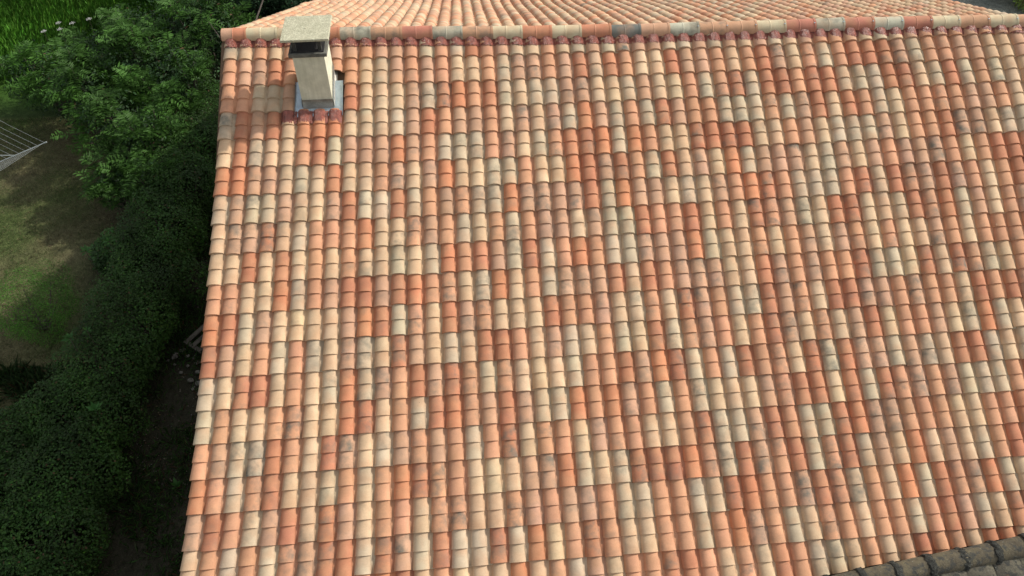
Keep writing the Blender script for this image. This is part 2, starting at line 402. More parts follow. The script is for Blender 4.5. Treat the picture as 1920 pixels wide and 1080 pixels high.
# ridge flashing: crinkled red strip pressed over the barrels
fl = MB()
cs = np.arange(-0.78, 52.2, 0.05)
rowsV = []
for k, dv in enumerate((-0.03, 0.0, 0.025, 0.05, 0.072)):
    U = G(cs, 0.0)[0]; V = vcap(U) + dv
    ph = (cs + 0.78) % 1.0
    bar = np.where(ph < 0.80, (1 - np.abs(2 * np.clip(ph / 0.80, 0, 1) - 1)**2.3)**0.55 * HB, 0.006)
    wv = np.maximum(bar + 0.029, 0.036) + rng.normal(0, 0.0022, len(cs)) - 0.003 * k
    V = V + (rng.normal(0, 0.006, len(cs)) if k == 4 else 0) + (0.02 * (bar / HB) if k >= 3 else 0)
    rowsV.append(S(U, V, wv))
n_ = len(cs)
fl.add(np.concatenate(rowsV), [(i * n_ + k, (i + 1) * n_ + k, (i + 1) * n_ + k + 1, i * n_ + k + 1) for i in range(4) for k in range(n_ - 1)])
hbuild(fl, "ridge_flashing", M_FLASH, front, smooth=True)

# ridge tiles
RT = {'c': (0.62, 0.55, 0.37), 'g': (0.50, 0.49, 0.38), 't': (0.58, 0.34, 0.21), 'o': (0.58, 0.245, 0.145), 'r': (0.50, 0.20, 0.14), 'p': (0.60, 0.36, 0.24), 'd': (0.17, 0.19, 0.18)}
def px_to_x(px, py):
    d = RCW.T @ np.array([(px - 960) / 1550, (py - 540) / 1550, 1.0]); n = np.array([0, -SP, CP]); Cw = np.array([3.10685517, -9.82065818, 6.09270992])
    return (Cw + d * ((0.06 - n @ Cw) / (n @ d)))[0]
JX = [416, 461, 519.4, 577.5, 636.2, 694, 753, 809.4, 865.8, 922.5, 978, 1033, 1088.5, 1144, 1199.4, 1253.3, 1308.5, 1363, 1416.3, 1470.7, 1526.3, 1580.3, 1635.7, 1690, 1744, 1796, 1851, 1904.3, 1958]
JY = np.interp(JX, [430, 1050, 1900], [66, 62, 40])
RC = ['o', 'c', 'c', 'o', 'G', 'T', 'r', 'G', 'T', 'c', 'o', 'c', 'o', 'D', 'p', 'G', 'T', 't', 'c', 'r', 'G', 'r', 'g', 'r', 'c', 't', 'c', 'p']
RN = {'o': 'orange', 'c': 'cream', 'r': 'brick red', 'g': 'grey cream', 't': 'tan', 'p': 'pinkish tan', 'd': 'blue grey'}
for i, ch in enumerate(RC):
    xa, xb = px_to_x(JX[i], JY[i]), px_to_x(JX[i + 1], JY[i + 1])
    m = MB(); base = np.array(RT[ch.lower()]) * (1 + rng.normal(0, 0.03))
    st = (0.95 if ch == 'D' else 0.8) if ch.isupper() else 0.18
    seed = rng.random(3) * 60
    NA = 19; an = np.linspace(math.radians(-6), math.radians(186), NA)
    def ring(x, R, dz=0.0):
        c0 = S(x, vaxis(x), 0.0); c0 = c0 + [0, 0, 0.014 + dz]
        return np.stack([np.full(NA, x), c0[1] - R * np.cos(an), c0[2] + R * np.sin(an)], -1)
    prof = [(0.0, 0.103), (0.47, 0.107), (0.475, 0.1105), (0.497, 0.1105), (0.502, 0.1075), (0.93, 0.111), (0.935, 0.115), (1.0, 0.116), (1.003, 0.104)]
    dz = rng.normal(0, 0.003)
    rg = [ring(xa + (xb - xa) * t + (0.012 if t > 0.9 else 0), R, dz) for t, R in prof]
    for k in range(len(rg) - 1):
        mid = (prof[k][0] + prof[k + 1][0]) / 2
        cc = [*base, st]
        if i == 0 and mid < 0.47: cc = [*RT['p'], 0.1]
        if 0.475 <= mid <= 0.497: cc = [*np.clip(base * 1.25 + 0.05, 0, .8), 0.1]
        if mid > 0.985: cc = [*base * 0.5, 0]
        m.add(np.concatenate([rg[k], rg[k + 1]]), [(j, j + 1, j + NA + 1, j + NA) for j in range(NA - 1)], cc, seed)
    if i == 0:   # closing disc on the gable end
        m.add(np.concatenate([rg[0], [rg[0].mean(0)]]), [(j + 1, j, NA) for j in range(NA - 1)], [*RT['p'], 0.1], seed)
    o = hbuild(m, "ridge_tile", M_TILE, front); shade_auto(o)
    tag(o, RN[ch.lower()] + " ridge tile" + (" with dark stains" if ch.isupper() else ""))
    # fixing screw near the lip
    p_ = rg[5][int(NA * 0.36)]; sm = MB(); sm.box(p_ + [0.004, -0.002, 0.003], (0.014, 0.014, 0.008)); hbuild(sm, "screw", M_ZINC, front) if i > 14 else None

# chimney ---------------------------------------------------------------
def bevel(o, wd, seg=2):
    b = o.modifiers.new("bevel", 'BEVEL'); b.width = wd; b.segments = seg; b.limit_method = 'ANGLE'
CX0, CX1, CY0, CY1 = 1.003, 1.395, -0.630, -0.140
cm = MB(); cm.box(((CX0 + CX1) / 2, (CY0 + CY1) / 2, H + 0.0), (CX1 - CX0, CY1 - CY0, 0.98))
chim = hbuild(cm, "chimney", M_RENDER); bevel(chim, 0.006)
tag(chim, "square rendered chimney, grey on its shaded front and cream on its sunlit side")
cx, cy = (CX0 + CX1) / 2, (CY0 + CY1) / 2
m = MB(); m.box((cx, cy, H + 0.515), (0.47, 0.555, 0.05)); o = hbuild(m, "collar", M_CAPDARK, chim); bevel(o, 0.006)
m = MB(); m.box((cx, cy, H + 0.545), (0.40, 0.49, 0.012)); hbuild(m, "flue_opening", M_SOOT, chim)  # near-black slab painted in for the darkness of the open flue
for sx in (-1, 1):
    for sy in (-1, 1):
        m = MB(); m.box((cx + sx * 0.155, cy + sy * 0.20, H + 0.62), (0.042, 0.042, 0.165)); o = hbuild(m, "post", M_POST_DARK, chim); bevel(o, 0.004)
m = MB(); m.box((cx, cy, H + 0.726), (0.585, 0.575, 0.032)); m.box((cx - 0.01, cy - 0.02, H + 0.743), (0.035, 0.035, 0.012)); o = hbuild(m, "chimney_cap", M_CAP, chim); bevel(o, 0.008)
tag(o, "lichen-covered concrete slab capping the chimney")
# lead skirt: a loose sleeve round the foot
m = MB()
def foot_z(y): return y * SP / CP
for (ax, ay, bx, by) in ((CX0, CY0, CX1, CY0), (CX1, CY0, CX1, CY1), (CX1, CY1, CX0, CY1), (CX0, CY1, CX0, CY0)):
    K = 12; ts = np.linspace(0, 1, K); d_ = np.array([by - ay, -(bx - ax)]); d_ = d_ / np.linalg.norm(d_)
    X = ax + (bx - ax) * ts; Y = ay + (by - ay) * ts; lo = []; hi = []; fo = []
    for x_, y_ in zip(X, Y):
        hi.append([x_ + d_[0] * 0.006, y_ + d_[1] * 0.006, H + foot_z(y_) + 0.155])
        e_ = 0.018 + rng.normal(0, 0.0015)
        lo.append([x_ + d_[0] * e_, y_ + d_[1] * e_, H + foot_z(y_ + d_[1] * e_) + 0.012])
        fo.append([x_ + d_[0] * (e_ + 0.03), y_ + d_[1] * (e_ + 0.03), H + foot_z(y_ + d_[1] * (e_ + 0.03)) + 0.022])
    m.add(np.array(hi + lo + fo), [(i * K + k, (i + 1) * K + k, (i + 1) * K + k + 1, i * K + k + 1) for i in range(2) for k in range(K - 1)])
hbuild(m, "lead_skirt", M_LEAD, chim, smooth=True)
# zinc flashing sheet round the foot
m = MB(); xz0, xz1 = G(4.06, 1.5)[0], G(7.12, 1.5)[0]
us = np.linspace(xz0, xz1, 16); vs = np.linspace(0.30, 0.815, 10)
grid = []
for v_ in vs:
    for u_ in us: grid.append(S(u_ - 0.012 * (v_ - 0.3), v_, 0.032 + rng.normal(0, 0.0012)))
m.add(grid, [(i * 16 + k, (i + 1) * 16 + k, (i + 1) * 16 + k + 1, i * 16 + k + 1) for i in range(9) for k in range(15)])
e = [S(us[0] - 0.006, vs[0], 0.032), S(us[0] - 0.006, vs[-1], 0.032), S(us[0] - 0.006, vs[0], 0.07), S(us[0] - 0.006, vs[-1], 0.07)]
m.add(e, [(0, 1, 3, 2)])
e = [S(us[-1], vs[0], 0.032), S(us[-1], vs[-1], 0.032), S(us[-1] + 0.004, vs[0], 0.06), S(us[-1] + 0.004, vs[-1], 0.06)]
m.add(e, [(0, 1, 3, 2)])
m.box(S(xz0 + 0.0 + (CX1 - xz0) * 0.98, 0.765, 0.036), (0.006, 0.15, 0.006))
hbuild(m, "zinc_flashing", M_ZINC, chim)
# red apron pressed on the tiles below
m = MB(); cs = np.arange(3.16, 7.10, 0.04); rv = []
for k, rr_ in enumerate((2.02, 2.12, 2.25, 2.38, 2.47)):
    U, V = G(cs, rr_); ph = (cs + 0.80) % 1.0
    bar = np.where(ph < 0.80, (1 - np.abs(2 * np.clip(ph / 0.80, 0, 1) - 1)**2.3)**0.55 * HB, 0.022)
    rv.append(S(U, V + (rng.normal(0, 0.006, len(cs)) if k == 4 else 0), bar + 0.018 + rng.normal(0, 0.0024, len(cs)) + (0.012 if k == 0 else 0)))
n_ = len(cs)
m.add(np.concatenate(rv), [(i * n_ + k, (i + 1) * n_ + k, (i + 1) * n_ + k + 1, i * n_ + k + 1) for i in range(4) for k in range(n_ - 1)])
hbuild(m, "flashing_apron", M_FLASH, chim, smooth=True)

# old roof in the lower right corner --------------------------------------
A0 = np.array([7.061, -6.315, H - 2.725]); A1 = np.array([9.042, -6.095, H - 2.625])
dA = (A1 - A0) / np.linalg.norm(A1 - A0); TL = 0.385
hd = np.array([dA[0], dA[1], 0]); hd /= np.linalg.norm(hd); sd_ = np.array([hd[1], -hd[0], 0])      # towards the camera
start = A0 - dA * 0.35 + np.array([0.05, -0.035, -0.015])
old = empty("old_house", (9.6, -8.2, 0)); OOFF = np.array([9.6, -8.2, 0])
tag(old, "old roof of dark weathered mossy tiles butting against the newer orange roof", "house")
def obuild(mb, name, mat, parent=old, smooth=False):
    for i in range(len(mb.v)): mb.v[i] = mb.v[i] - OOFF
    return mb.build(name, mat, parent, smooth)
OP = math.radians(19)
def OS(a, s, wv):                 # a along ridge, s down the near slope
    a, s, wv = np.broadcast_arrays(np.asarray(a, float), s, wv)
    dn = sd_ * math.cos(OP) + np.array([0, 0, -math.sin(OP)]); nn = sd_ * math.sin(OP) + np.array([0, 0, math.cos(OP)])
    return start + np.array([0, 0, 0.03]) + a[..., None] * dA + s[..., None] * dn + wv[..., None] * nn
mo = MB()
for r in range(0, 13):
    for c in range(0, 19):
        wdt = 0.31; a0 = c * wdt + rng.normal(0, 0.008) - 0.0; s1 = 0.06 + (r + 1) * 0.30 + rng.normal(0, 0.012); s0 = s1 - 0.40
        tn = (rng.uniform(0.75, 1.3),) * 3; al = 1.0 if rng.random() < 0.35 else 0.2
        K = 9; ts = np.linspace(0, 1, K); ar = np.sin(ts * math.pi)**0.8 * 0.020
        tw = rng.normal(0, 0.01)
        V = np.concatenate([OS(a0 + ts * wdt * 0.98, s0, ar * 0.9 - 0.012), OS(a0 + tw + ts * wdt * 1.02, s1, ar + 0.022), OS(a0 + tw + ts * wdt * 1.02, s1 + 0.002, ar * 0.9 - 0.004)])
        mo.add(V, [(i * K + k, (i + 1) * K + k, (i + 1) * K + k + 1, i * K + k + 1) for i in range(2) for k in range(K - 1)], (*tn, al))
osl = obuild(mo, "roof_slope", M_OLD); shade_auto(osl)
for k in range(15):
    a0 = k * TL; m = MB(); K = 15; an = np.linspace(math.radians(-12), math.radians(192), K); rg = []
    jz = rng.normal(0, 0.006)
    for t, R in ((0.0, 0.108), (0.3, 0.114), (0.6, 0.117), (0.9, 0.120), (1.0, 0.121), (1.002, 0.102)):
        p0 = start + dA * (a0 + t * (TL + 0.03)) + [0, 0, jz]
        nz = R + rng.normal(0, 0.0015, K)
        rg.append(p0 + np.cos(an)[:, None] * nz[:, None] * sd_ + (np.sin(an) * nz)[:, None] * np.array([0, 0, 1.0]))
    m.add(np.concatenate(rg), [(i * K + j + 1, i * K + j, (i + 1) * K + j, (i + 1) * K + j + 1) for i in range(5) for j in range(K - 1)], (0.92, 0.86, 0.76, 0.0))
    o = obuild(m, "ridge_tile", M_OLD, osl); shade_auto(o)
    # ragged mortar collar over the joint
    m = MB(); rg = []; K = 22; an = np.linspace(math.radians(-14), math.radians(194), K)
    for t, R in ((-0.045, 0.112), (-0.03, 0.128), (0.0, 0.134), (0.03, 0.129), (0.05, 0.110)):
        j = rng.normal(0, 0.006, K); p0 = start + dA * a0 + [0, 0, jz]
        R_ = R + rng.normal(0, 0.004, K)
        rg.append(p0 + (dA * 1.0) * (t + j)[:, None] + np.cos(an)[:, None] * R_[:, None] * sd_ + (np.sin(an) * R_)[:, None] * np.array([0, 0, 1.0]))
    m.add(np.concatenate(rg), [(i * K + j_ + 1, i * K + j_, (i + 1) * K + j_, (i + 1) * K + j_ + 1) for i in range(4) for j_ in range(K - 1)])
    obuild(m, "mortar_joint", M_MORTAR, osl)
# mortar fillet where the old ridge meets the new tiles, deck and wall
m = MB(); K = 60; aa = np.linspace(-0.02, 14.5 * TL, K)
up = []; lo = []
for a in aa:
    p0 = start + dA * a
    up.append(p0 - sd_ * (0.115 + rng.normal(0, 0.004)) + [0, 0, 0.03]); q = p0 - sd_ * (0.16 + rng.normal(0, 0.012))
    lo.append([q[0], q[1], H + q[1] * SP / CP + 0.0])
m.add(np.array(up + lo), [(k, k + 1, K + k + 1, K + k) for k in range(K - 1)])
obuild(m, "mortar_fillet", M_MORTAR)
m = MB(); prism(m, [OS(0.02, 0.0, -0.04), OS(0.02, 3.7, -0.04), OS(5.9, 3.7, -0.04), OS(5.9, 0.0, -0.04)], 0.06); obuild(m, "roof_deck", M_WOOD)
m = MB(); a_, b_, c_, d_ = OS(0.15, 0.0, -0.11), OS(0.15, 3.55, -0.11), OS(5.7, 3.55, -0.11), OS(5.7, 0.0, -0.11)
tp = [a_, b_, c_, d_]; bt = [[p[0], p[1], 0] for p in tp]
m.add(np.array(tp + bt), [(0, 1, 2, 3), (0, 4, 5, 1), (1, 5, 6, 2), (2, 6, 7, 3), (3, 7, 4, 0)]); obuild(m, "wall", M_WALL)

# ---------------------------------------------------------------- ground
NGX = 260; gx = np.concatenate([[-400, -120, -60], np.linspace(-18, 26, NGX), [60, 120, 400]]); gy = np.concatenate([[-400, -120, -50], np.linspace(-12, 34, NGX), [70, 150, 400]])
X, Y = np.meshgrid(gx, gy)
def vn(x, y, s, k=0):
    return (np.sin(x * s * 1.3 + k) * np.cos(y * s * 1.1 + 2 * k) + np.sin(x * s * 2.7 + y * s * 1.9 + k) * 0.5 + np.sin(-x * s * 4.1 + y * s * 5.3 + 3 * k) * 0.25) / 1.75
Z = 0.05 * vn(X, Y, 0.5) + 0.015 * vn(X, Y, 2.2, 1)
Z[(np.abs(X) > 50) | (np.abs(Y) > 45)] = 0
DRY = np.array([0.16, 0.145, 0.08]); GRN = np.array([0.05, 0.11, 0.02]); SOIL = np.array([0.050, 0.048, 0.034]); ROAD = np.array([0.26, 0.28, 0.25])
def lawnmask(x, y): return (1 / (1 + np.exp((x + 4.4 + 0.10 * y + 0.4 * vn(x, y, 1.4)) * 2.5))) * (y < 8.3)
col = np.tile(SOIL, (*X.shape, 1)).astype(float)
lm = lawnmask(X, Y)[..., None]; pt = np.clip(0.5 + 0.9 * vn(X, Y, 1.1, 2), 0, 1)[..., None]
col = col * (1 - lm) + lm * (DRY * (1 - pt * 0.6) + GRN * pt * 0.6)
fm = (1 / (1 + np.exp(-(Y - 8.5) * 2)) * 1 / (1 + np.exp((X + 3) * 1.5)))[..., None]
col = col * (1 - fm) + fm * np.array([0.05, 0.12, 0.018])
rm = (1 / (1 + np.exp(-(X - 12.3) * 2)))[..., None]
col = col * (1 - rm) + rm * ROAD
far = ((np.abs(X) > 40) | (np.abs(Y) > 40))[..., None]; col = np.where(far, np.array([0.07, 0.10, 0.035]), col)
g = MB(); ny, nx = X.shape
g.v.append(np.stack([X, Y, Z], -1).reshape(-1, 3)); g.n = nx * ny
ii = (np.arange(ny - 1)[:, None] * nx + np.arange(nx - 1)[None]).ravel()
g.f = np.stack([ii, ii + 1, ii + nx + 1, ii + nx], -1).tolist()
g.col.append(np.concatenate([col.reshape(-1, 3), np.zeros((nx * ny, 1))], 1)); g.seed.append(np.zeros((nx * ny, 3)))
ground = g.build("ground", M_GROUND, smooth=True); tag(ground, "dry lawn, dark soil path and gravel around the house", "ground", kind="structure")

# ---------------------------------------------------------------- foliage
def leaves(name, cen, nrm, size, tint, mat=M_LEAF, parent=None, aspect=0.5, smoothfold=0.25, dirs=None):
    """cen (n,3) leaf bases, nrm (n,3) leaf facing; one folded four-point leaf each"""
    n = len(cen); nrm = nrm / (np.linalg.norm(nrm, axis=1, keepdims=True) + 1e-9)
    if dirs is None:
        dirs = rng.normal(0, 1, (n, 3))
    dirs = dirs - nrm * (dirs * nrm).sum(1, keepdims=True); dirs /= (np.linalg.norm(dirs, axis=1, keepdims=True) + 1e-9)
    sid = np.cross(nrm, dirs); L = size[:, None]
    wv = L * aspect * 0.5
    a = cen; b = cen + dirs * L * 0.45 + sid * wv + nrm * L * 0.08; c = cen + dirs * L - nrm * L * 0.05; d = cen + dirs * L * 0.45 - sid * wv + nrm * L * 0.08
    V = np.stack([a, b, c, d], 1).reshape(-1, 3)
    me = bpy.data.meshes.new(name); me.vertices.add(4 * n); me.vertices.foreach_set("co", V.ravel())
    idx = np.arange(n) * 4
    F = np.stack([idx, idx + 1, idx + 2, idx, idx + 2, idx + 3], 1).ravel()
    me.loops.add(6 * n); me.loops.foreach_set("vertex_index", F)
    me.polygons.add(2 * n); me.polygons.foreach_set("loop_start", np.arange(2 * n) * 3); me.polygons.foreach_set("loop_total", np.full(2 * n, 3))
    me.update(calc_edges=True)
    at = me.color_attributes.new("tint", 'FLOAT_COLOR', 'POINT')
    T = np.repeat(np.concatenate([tint, np.ones((n, 1))], 1), 4, 0); at.data.foreach_set("color", T.ravel())
    me.materials.append(mat); o = bpy.data.objects.new(name, me); link(o, parent); return o
def tints(n, base, var=0.3, dry=0.0, light=0.0):
    b = np.array(base)[None] * (1 + rng.normal(0, var, (n, 1))).clip(0.3, 2.2) * (1 + rng.normal(0, 0.08, (n, 3)))
    k = rng.random(n); b[k < dry] = np.array([0.10, 0.06, 0.03]); b[k > 1 - light] *= np.array([1.8, 1.9, 1.3])
    return b.clip(0.003, 0.5)
def blob_points(n, lumps, shell=0.35):
    """points in the outer shell of a union of ellipsoids (cx,cy,cz,rx,ry,rz)"""
    L = np.array(lumps, float); wts = (L[:, 3] * L[:, 4] + L[:, 3] * L[:, 5] + L[:, 4] * L[:, 5]); k = rng.choice(len(L), n, p=wts / wts.sum())
    d = rng.normal(0, 1, (n, 3)); d /= np.linalg.norm(d, axis=1, keepdims=True)
    bumpy = 1 + 0.10 * np.sin(d[:, 0] * 7 + k) * np.cos(d[:, 1] * 6 + k * 2) + 0.07 * np.sin(d[:, 2] * 11 + k)
    rad = (1 - rng.random(n)**1.6 * shell) * bumpy
    P = L[k, :3] + d * L[k, 3:] * rad[:, None]
    ins = np.zeros(n, bool)
    for j in range(len(L)):
        q = ((P - L[j, :3]) / L[j, 3:]); ins |= ((q**2).sum(1) < 0.42) & (k != j)
    P, d = P[~ins], d[~ins]
    ok = P[:, 2] > 0.02
    return P[ok], d[ok]
def stems(name, base, tips, r0, parent, mat=M_BARK):
    m = MB()
    for t in tips:
        t = np.array(t, float); b = np.array(base, float) + np.array([rng.normal(0, 0.04), rng.normal(0, 0.04), 0]); mid = (b + t) / 2 + rng.normal(0, 0.10, 3)
        m.tube([b, mid, t], [r0, r0 * 0.7, r0 * 0.3], 6)
    return m.build(name, mat, parent)

# hedge shrubs, along the path (positions read off the photograph at ground level)
def shrub(name, x, y, rad, hgt, n, base, label, cat, group=None, leafs=0.045, dry=0.01, light=0.02, lumps=6, aspect=0.55):
    root = empty(name, (x, y, 0)); tag(root, label, cat, group)
    L = [(0, 0, hgt * 0.45, rad * 0.75, rad * 0.75, hgt * 0.45)]
    for k in range(lumps):
        a = 2 * math.pi * k / lumps + random.uniform(-.3, .3); q = rad * random.uniform(0.35, 0.6)
        L.append((q * math.cos(a), q * math.sin(a), hgt * random.uniform(0.35, 0.62), rad * random.uniform(0.38, 0.55), rad * random.uniform(0.38, 0.55), hgt * random.uniform(0.30, 0.42)))
    P, d = blob_points(n, L)
    nr = d * 0.8 + np.array([0, 0, 0.7]) + rng.normal(0, 0.45, P.shape)
    cl = np.clip(1.0 + 0.5 * vn(P[:, 0] + x, P[:, 1] + y, 2.2, x), 0.5, 1.6)
    T = tints(len(P), base, 0.25, dry, light) * cl[:, None]
    leaves("crown", P, nr, rng.uniform(0.7, 1.3, len(P)) * leafs, T, parent=root, aspect=aspect)
    stems("trunk", (0, 0, 0), [(l[0], l[1], l[2]) for l in L], 0.022, root)
    return root
HG = (0.033, 0.080, 0.015)
hedge = [(-2.75, 6.9, 0.95, 1.7), (-2.9, 5.6, 0.95, 1.75), (-3.05, 4.35, 0.95, 1.7), (-3.2, 3.1, 0.95, 1.7), (-3.35, 1.9, 1.0, 1.6), (-3.5, 0.75, 0.95, 1.6), (-3.65, -0.4, 0.95, 1.55), (-3.75, -1.5, 1.0, 1.5), (-3.75, -2.6, 1.0, 1.5), (-3.7, -3.7, 1.0, 1.5), (-3.65, -4.8, 1.0, 1.5), (-4.95, -1.7, 0.7, 1.0), (-4.85, -2.9, 0.85, 1.3), (-4.8, -4.1, 0.95, 1.4)]
HL = ["hedge shrub nearest the ridge end, deep in shade under the sumacs", "dark hedge shrub level with the chimney", "dark small-leaved hedge shrub beside the fifth tile row", "hedge shrub below the leafy sumac branches",
      "hedge shrub level with the dry lawn", "dark hedge shrub right of the rounded bush", "hedge shrub opposite the pallet and stones", "hedge shrub just below the pallet", "hedge shrub in the lower third of the hedge row", "broad hedge shrub near the bottom of the garden", "bottommost hedge shrub of the row", "low outer hedge shrub at the left edge below the long grass", "outer hedge shrub at the left edge in the lower third", "outer hedge shrub in the bottom left corner"]
for (x, y, rd, hh), lb in zip(hedge, HL):
    if y < 3: x += 0.16; rd += 0.06
    shrub("hedge_shrub", x, y, rd, hh, 15000, HG, lb, "hedge shrub", "hedge shrubs along the path", leafs=0.05)
shrub("round_bush", -5.35, 1.2, 0.9, 1.5, 18000, (0.070, 0.175, 0.025), "rounded bright green bush at the edge of the dry lawn", "bush", leafs=0.035, aspect=0.35)
shrub("low_bush", -4.3, 2.9, 0.6, 0.8, 5000, (0.05, 0.12, 0.03), "low leafy green bush between the dry lawn and the hedge", "bush", leafs=0.07)

# sumacs: pinnate fronds
def frond_arrays(base, direc, L, npair=9, droop=0.35):
    direc = direc / np.linalg.norm(direc); side = np.cross(direc, [0, 0, 1.0]); side /= (np.linalg.norm(side) + 1e-9)
    up = np.cross(side, direc); cen = []; nr = []; dr = []; sz = []
    for k in range(npair):
        t = 0.18 + 0.82 * k / (npair - 1)
        p = base + direc * L * t - np.array([0, 0, 1.0]) * droop * L * t * t
        tang = direc - np.array([0, 0, 1.0]) * 2 * droop * t; tang /= np.linalg.norm(tang)
        for s_ in (-1, 1):
            cen.append(p); dr.append(tang * 0.45 + s_ * side * 0.95 - np.array([0, 0, 0.25])); nr.append(up + rng.normal(0, 0.22, 3)); sz.append(L * 0.40 * math.sin(math.pi * (0.18 + 0.72 * t)) * rng.uniform(0.85, 1.15))
    return cen, nr, dr, sz
def sumac(x, y, hgt, rad, nf, label, base=(0.052, 0.128, 0.022), fl=0.42):
    root = empty("sumac", (x, y, 0)); tag(root, label, "sumac", "sumac shrubs behind the clothes dryer")
    c_, n_, d_, s_, t_ = [], [], [], [], []; tips = []
    nb = max(7, nf // 10)
    for k in range(nb):
        a = 2 * math.pi * k / nb + random.uniform(-.4, .4); q = rad * math.sqrt(random.uniform(0.02, 1)); hz = hgt * (1 - 0.35 * (q / rad)**2) * random.uniform(0.78, 1.05)
        tip = np.array([q * math.cos(a), q * math.sin(a), hz]); tips.append(tip)
        b0 = np.array(base) * random.uniform(0.65, 1.35)
        for j in range(int(1.5 * nf / nb)):
            b = a + random.uniform(-math.pi, math.pi); el = random.uniform(-0.15, 0.8)
            dv = np.array([math.cos(b) * math.cos(el), math.sin(b) * math.cos(el), math.sin(el)])
            st = tip - np.array([0, 0, random.uniform(0, 0.35) * hgt * 0.5]) + rng.normal(0, 0.05, 3)
            A = frond_arrays(st, dv, fl * random.uniform(0.75, 1.2))
            c_ += A[0]; n_ += A[1]; d_ += A[2]; s_ += A[3]; t_ += [b0 * random.uniform(0.8, 1.2)] * len(A[0])
    c_, n_, d_, s_ = map(np.array, (c_, n_, d_, s_)); T = np.array(t_) * (1 + rng.normal(0, 0.10, (len(t_), 1)))
    leaves("crown", c_, n_, s_, T.clip(0.004, 0.5), parent=root, aspect=0.27, dirs=d_)
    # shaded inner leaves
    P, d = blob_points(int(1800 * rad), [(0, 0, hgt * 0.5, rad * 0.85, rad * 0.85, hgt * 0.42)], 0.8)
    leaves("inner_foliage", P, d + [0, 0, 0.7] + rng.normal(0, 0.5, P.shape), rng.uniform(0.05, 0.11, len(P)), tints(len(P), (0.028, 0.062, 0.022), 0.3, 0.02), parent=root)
    stems("trunk", (0, 0, 0), tips, 0.02, root)
    return root
SUM = [(-4.9, 6.4, 2.0, 0.95, 130, "sumac with bright fronds right beside the clothes dryer tip"), (-3.9, 5.6, 1.9, 0.9, 120, "sumac spreading over the bare twigs at the middle of the garden"),
       (-5.9, 7.6, 2.1, 1.0, 120, "sumac above the clothes dryer at the left"), (-4.7, 8.2, 2.3, 1.1, 130, "tall sumac in the middle of the thicket"), (-3.6, 7.6, 2.4, 1.0, 130, "sumac closest to the roof corner"),
       (-7.2, 8.6, 1.9, 1.1, 100, "sumac at the far left below the tall grass"), (-6.2, 9.7, 1.6, 1.0, 80, "low sumac below the white flowers"), (-4.9, 10.2, 2.2, 1.2, 110, "sumac at the edge of the bright tall grass"),
       (-3.4, 9.6, 2.6, 1.2, 120, "sumac behind the ridge end"), (-4.6, 4.7, 1.3, 0.55, 60, "small sumac sapling with light fronds at the lawn edge"), (-3.6, 4.4, 1.6, 0.5, 45, "slender sumac leaning over the hedge")]
for s_ in SUM: sumac(*s_)
# trees filling the top edge behind the ridge
def tree(x, y, hgt, rad, n, base, label, leafs=0.09):
    root = empty("tree", (x, y, 0)); tag(root, label, "tree", "dark trees beyond the house")
    L = []
    for k in range(11):
        a = random.uniform(0, 6.28); q = rad * random.uniform(0.1, 0.7); L.append((q * math.cos(a), q * math.sin(a), hgt * random.uniform(0.4, 0.85), rad * random.uniform(.35, .55), rad * random.uniform(.35, .55), rad * random.uniform(.28, .45)))
    P, d = blob_points(n, L, 0.5)
    T = tints(len(P), base, 0.3, 0.01, 0.02)
    leaves("crown", P, d * 0.6 + [0, 0, 0.8] + rng.normal(0, 0.5, P.shape), rng.uniform(0.6, 1.3, len(P)) * leafs, T, parent=root)
    m = MB(); m.tube([(0, 0, -0.05), (0.05, 0, hgt * 0.35), (0, 0.05, hgt * 0.7)], [0.13, 0.09, 0.04], 8)
    for l in L: m.tube([(0.03, 0.02, hgt * 0.33), tuple(np.array(l[:3]) * [0.6, 0.6, 0.85]), l[:3]], [0.05, 0.03, 0.012], 6)
    m.build("trunk", M_BARK, root); return root
for i, (x, y, hh, rd) in enumerate([(-2.6, 11.8, 3.2, 1.5), (-4.4, 12.6, 2.9, 1.5), (-1.2, 13.6, 3.0, 1.6), (-2.9, 14.6, 3.2, 1.7), (-5.3, 14.4, 2.4, 1.4), (-0.9, 11.6, 2.6, 1.4), (0.6, 13.4, 2.6, 1.4)]):
    tree(x, y, hh, rd, 9000, (0.026, 0.062, 0.026), ["dark tree just left of the far slope's gable edge", "dark tree beside the bright tall grass", "dark tree showing above the gable edge left of the chimney cap", "dark tree at the top edge of the picture behind the others", "low dark tree at the top beside the tall grass", "small dark tree half hidden by the far slope", "dark tree mostly hidden behind the far slope"][i], 0.08)
for (x, y, hh, lb) in [(-1.9, 12.4, 1.5, "dark undergrowth shrub between the two trees left of the far slope"), (-1.5, 9.9, 1.7, "dark undergrowth shrub closest to the far slope's gable"), (-2.6, 13.4, 1.4, "dark undergrowth shrub farthest back at the top edge"), (-3.8, 11.2, 1.6, "dark undergrowth shrub under the trees beside the sumacs"), (-0.9, 12.6, 1.4, "dark undergrowth shrub touching the far gable at the top edge")]:
    shrub("undergrowth_shrub", x, y, 1.1, hh, 9000, (0.024, 0.058, 0.02), lb, "shrub", "undergrowth shrubs behind the house", leafs=0.08)
# yellowish shrub seen past the far right corner
for i, (x, y) in enumerate([(20.1, 12.1), (21.3, 13.3), (19.3, 13.4)]):
    shrub("roadside_bush", x, y, 1.1, 1.4, 9000, (0.14, 0.20, 0.05), ["yellow-green bush at the roadside in the top right corner", "bush behind the first one in the top right corner", "bush at the far side of the grey road"][i], "bush", leafs=0.09)

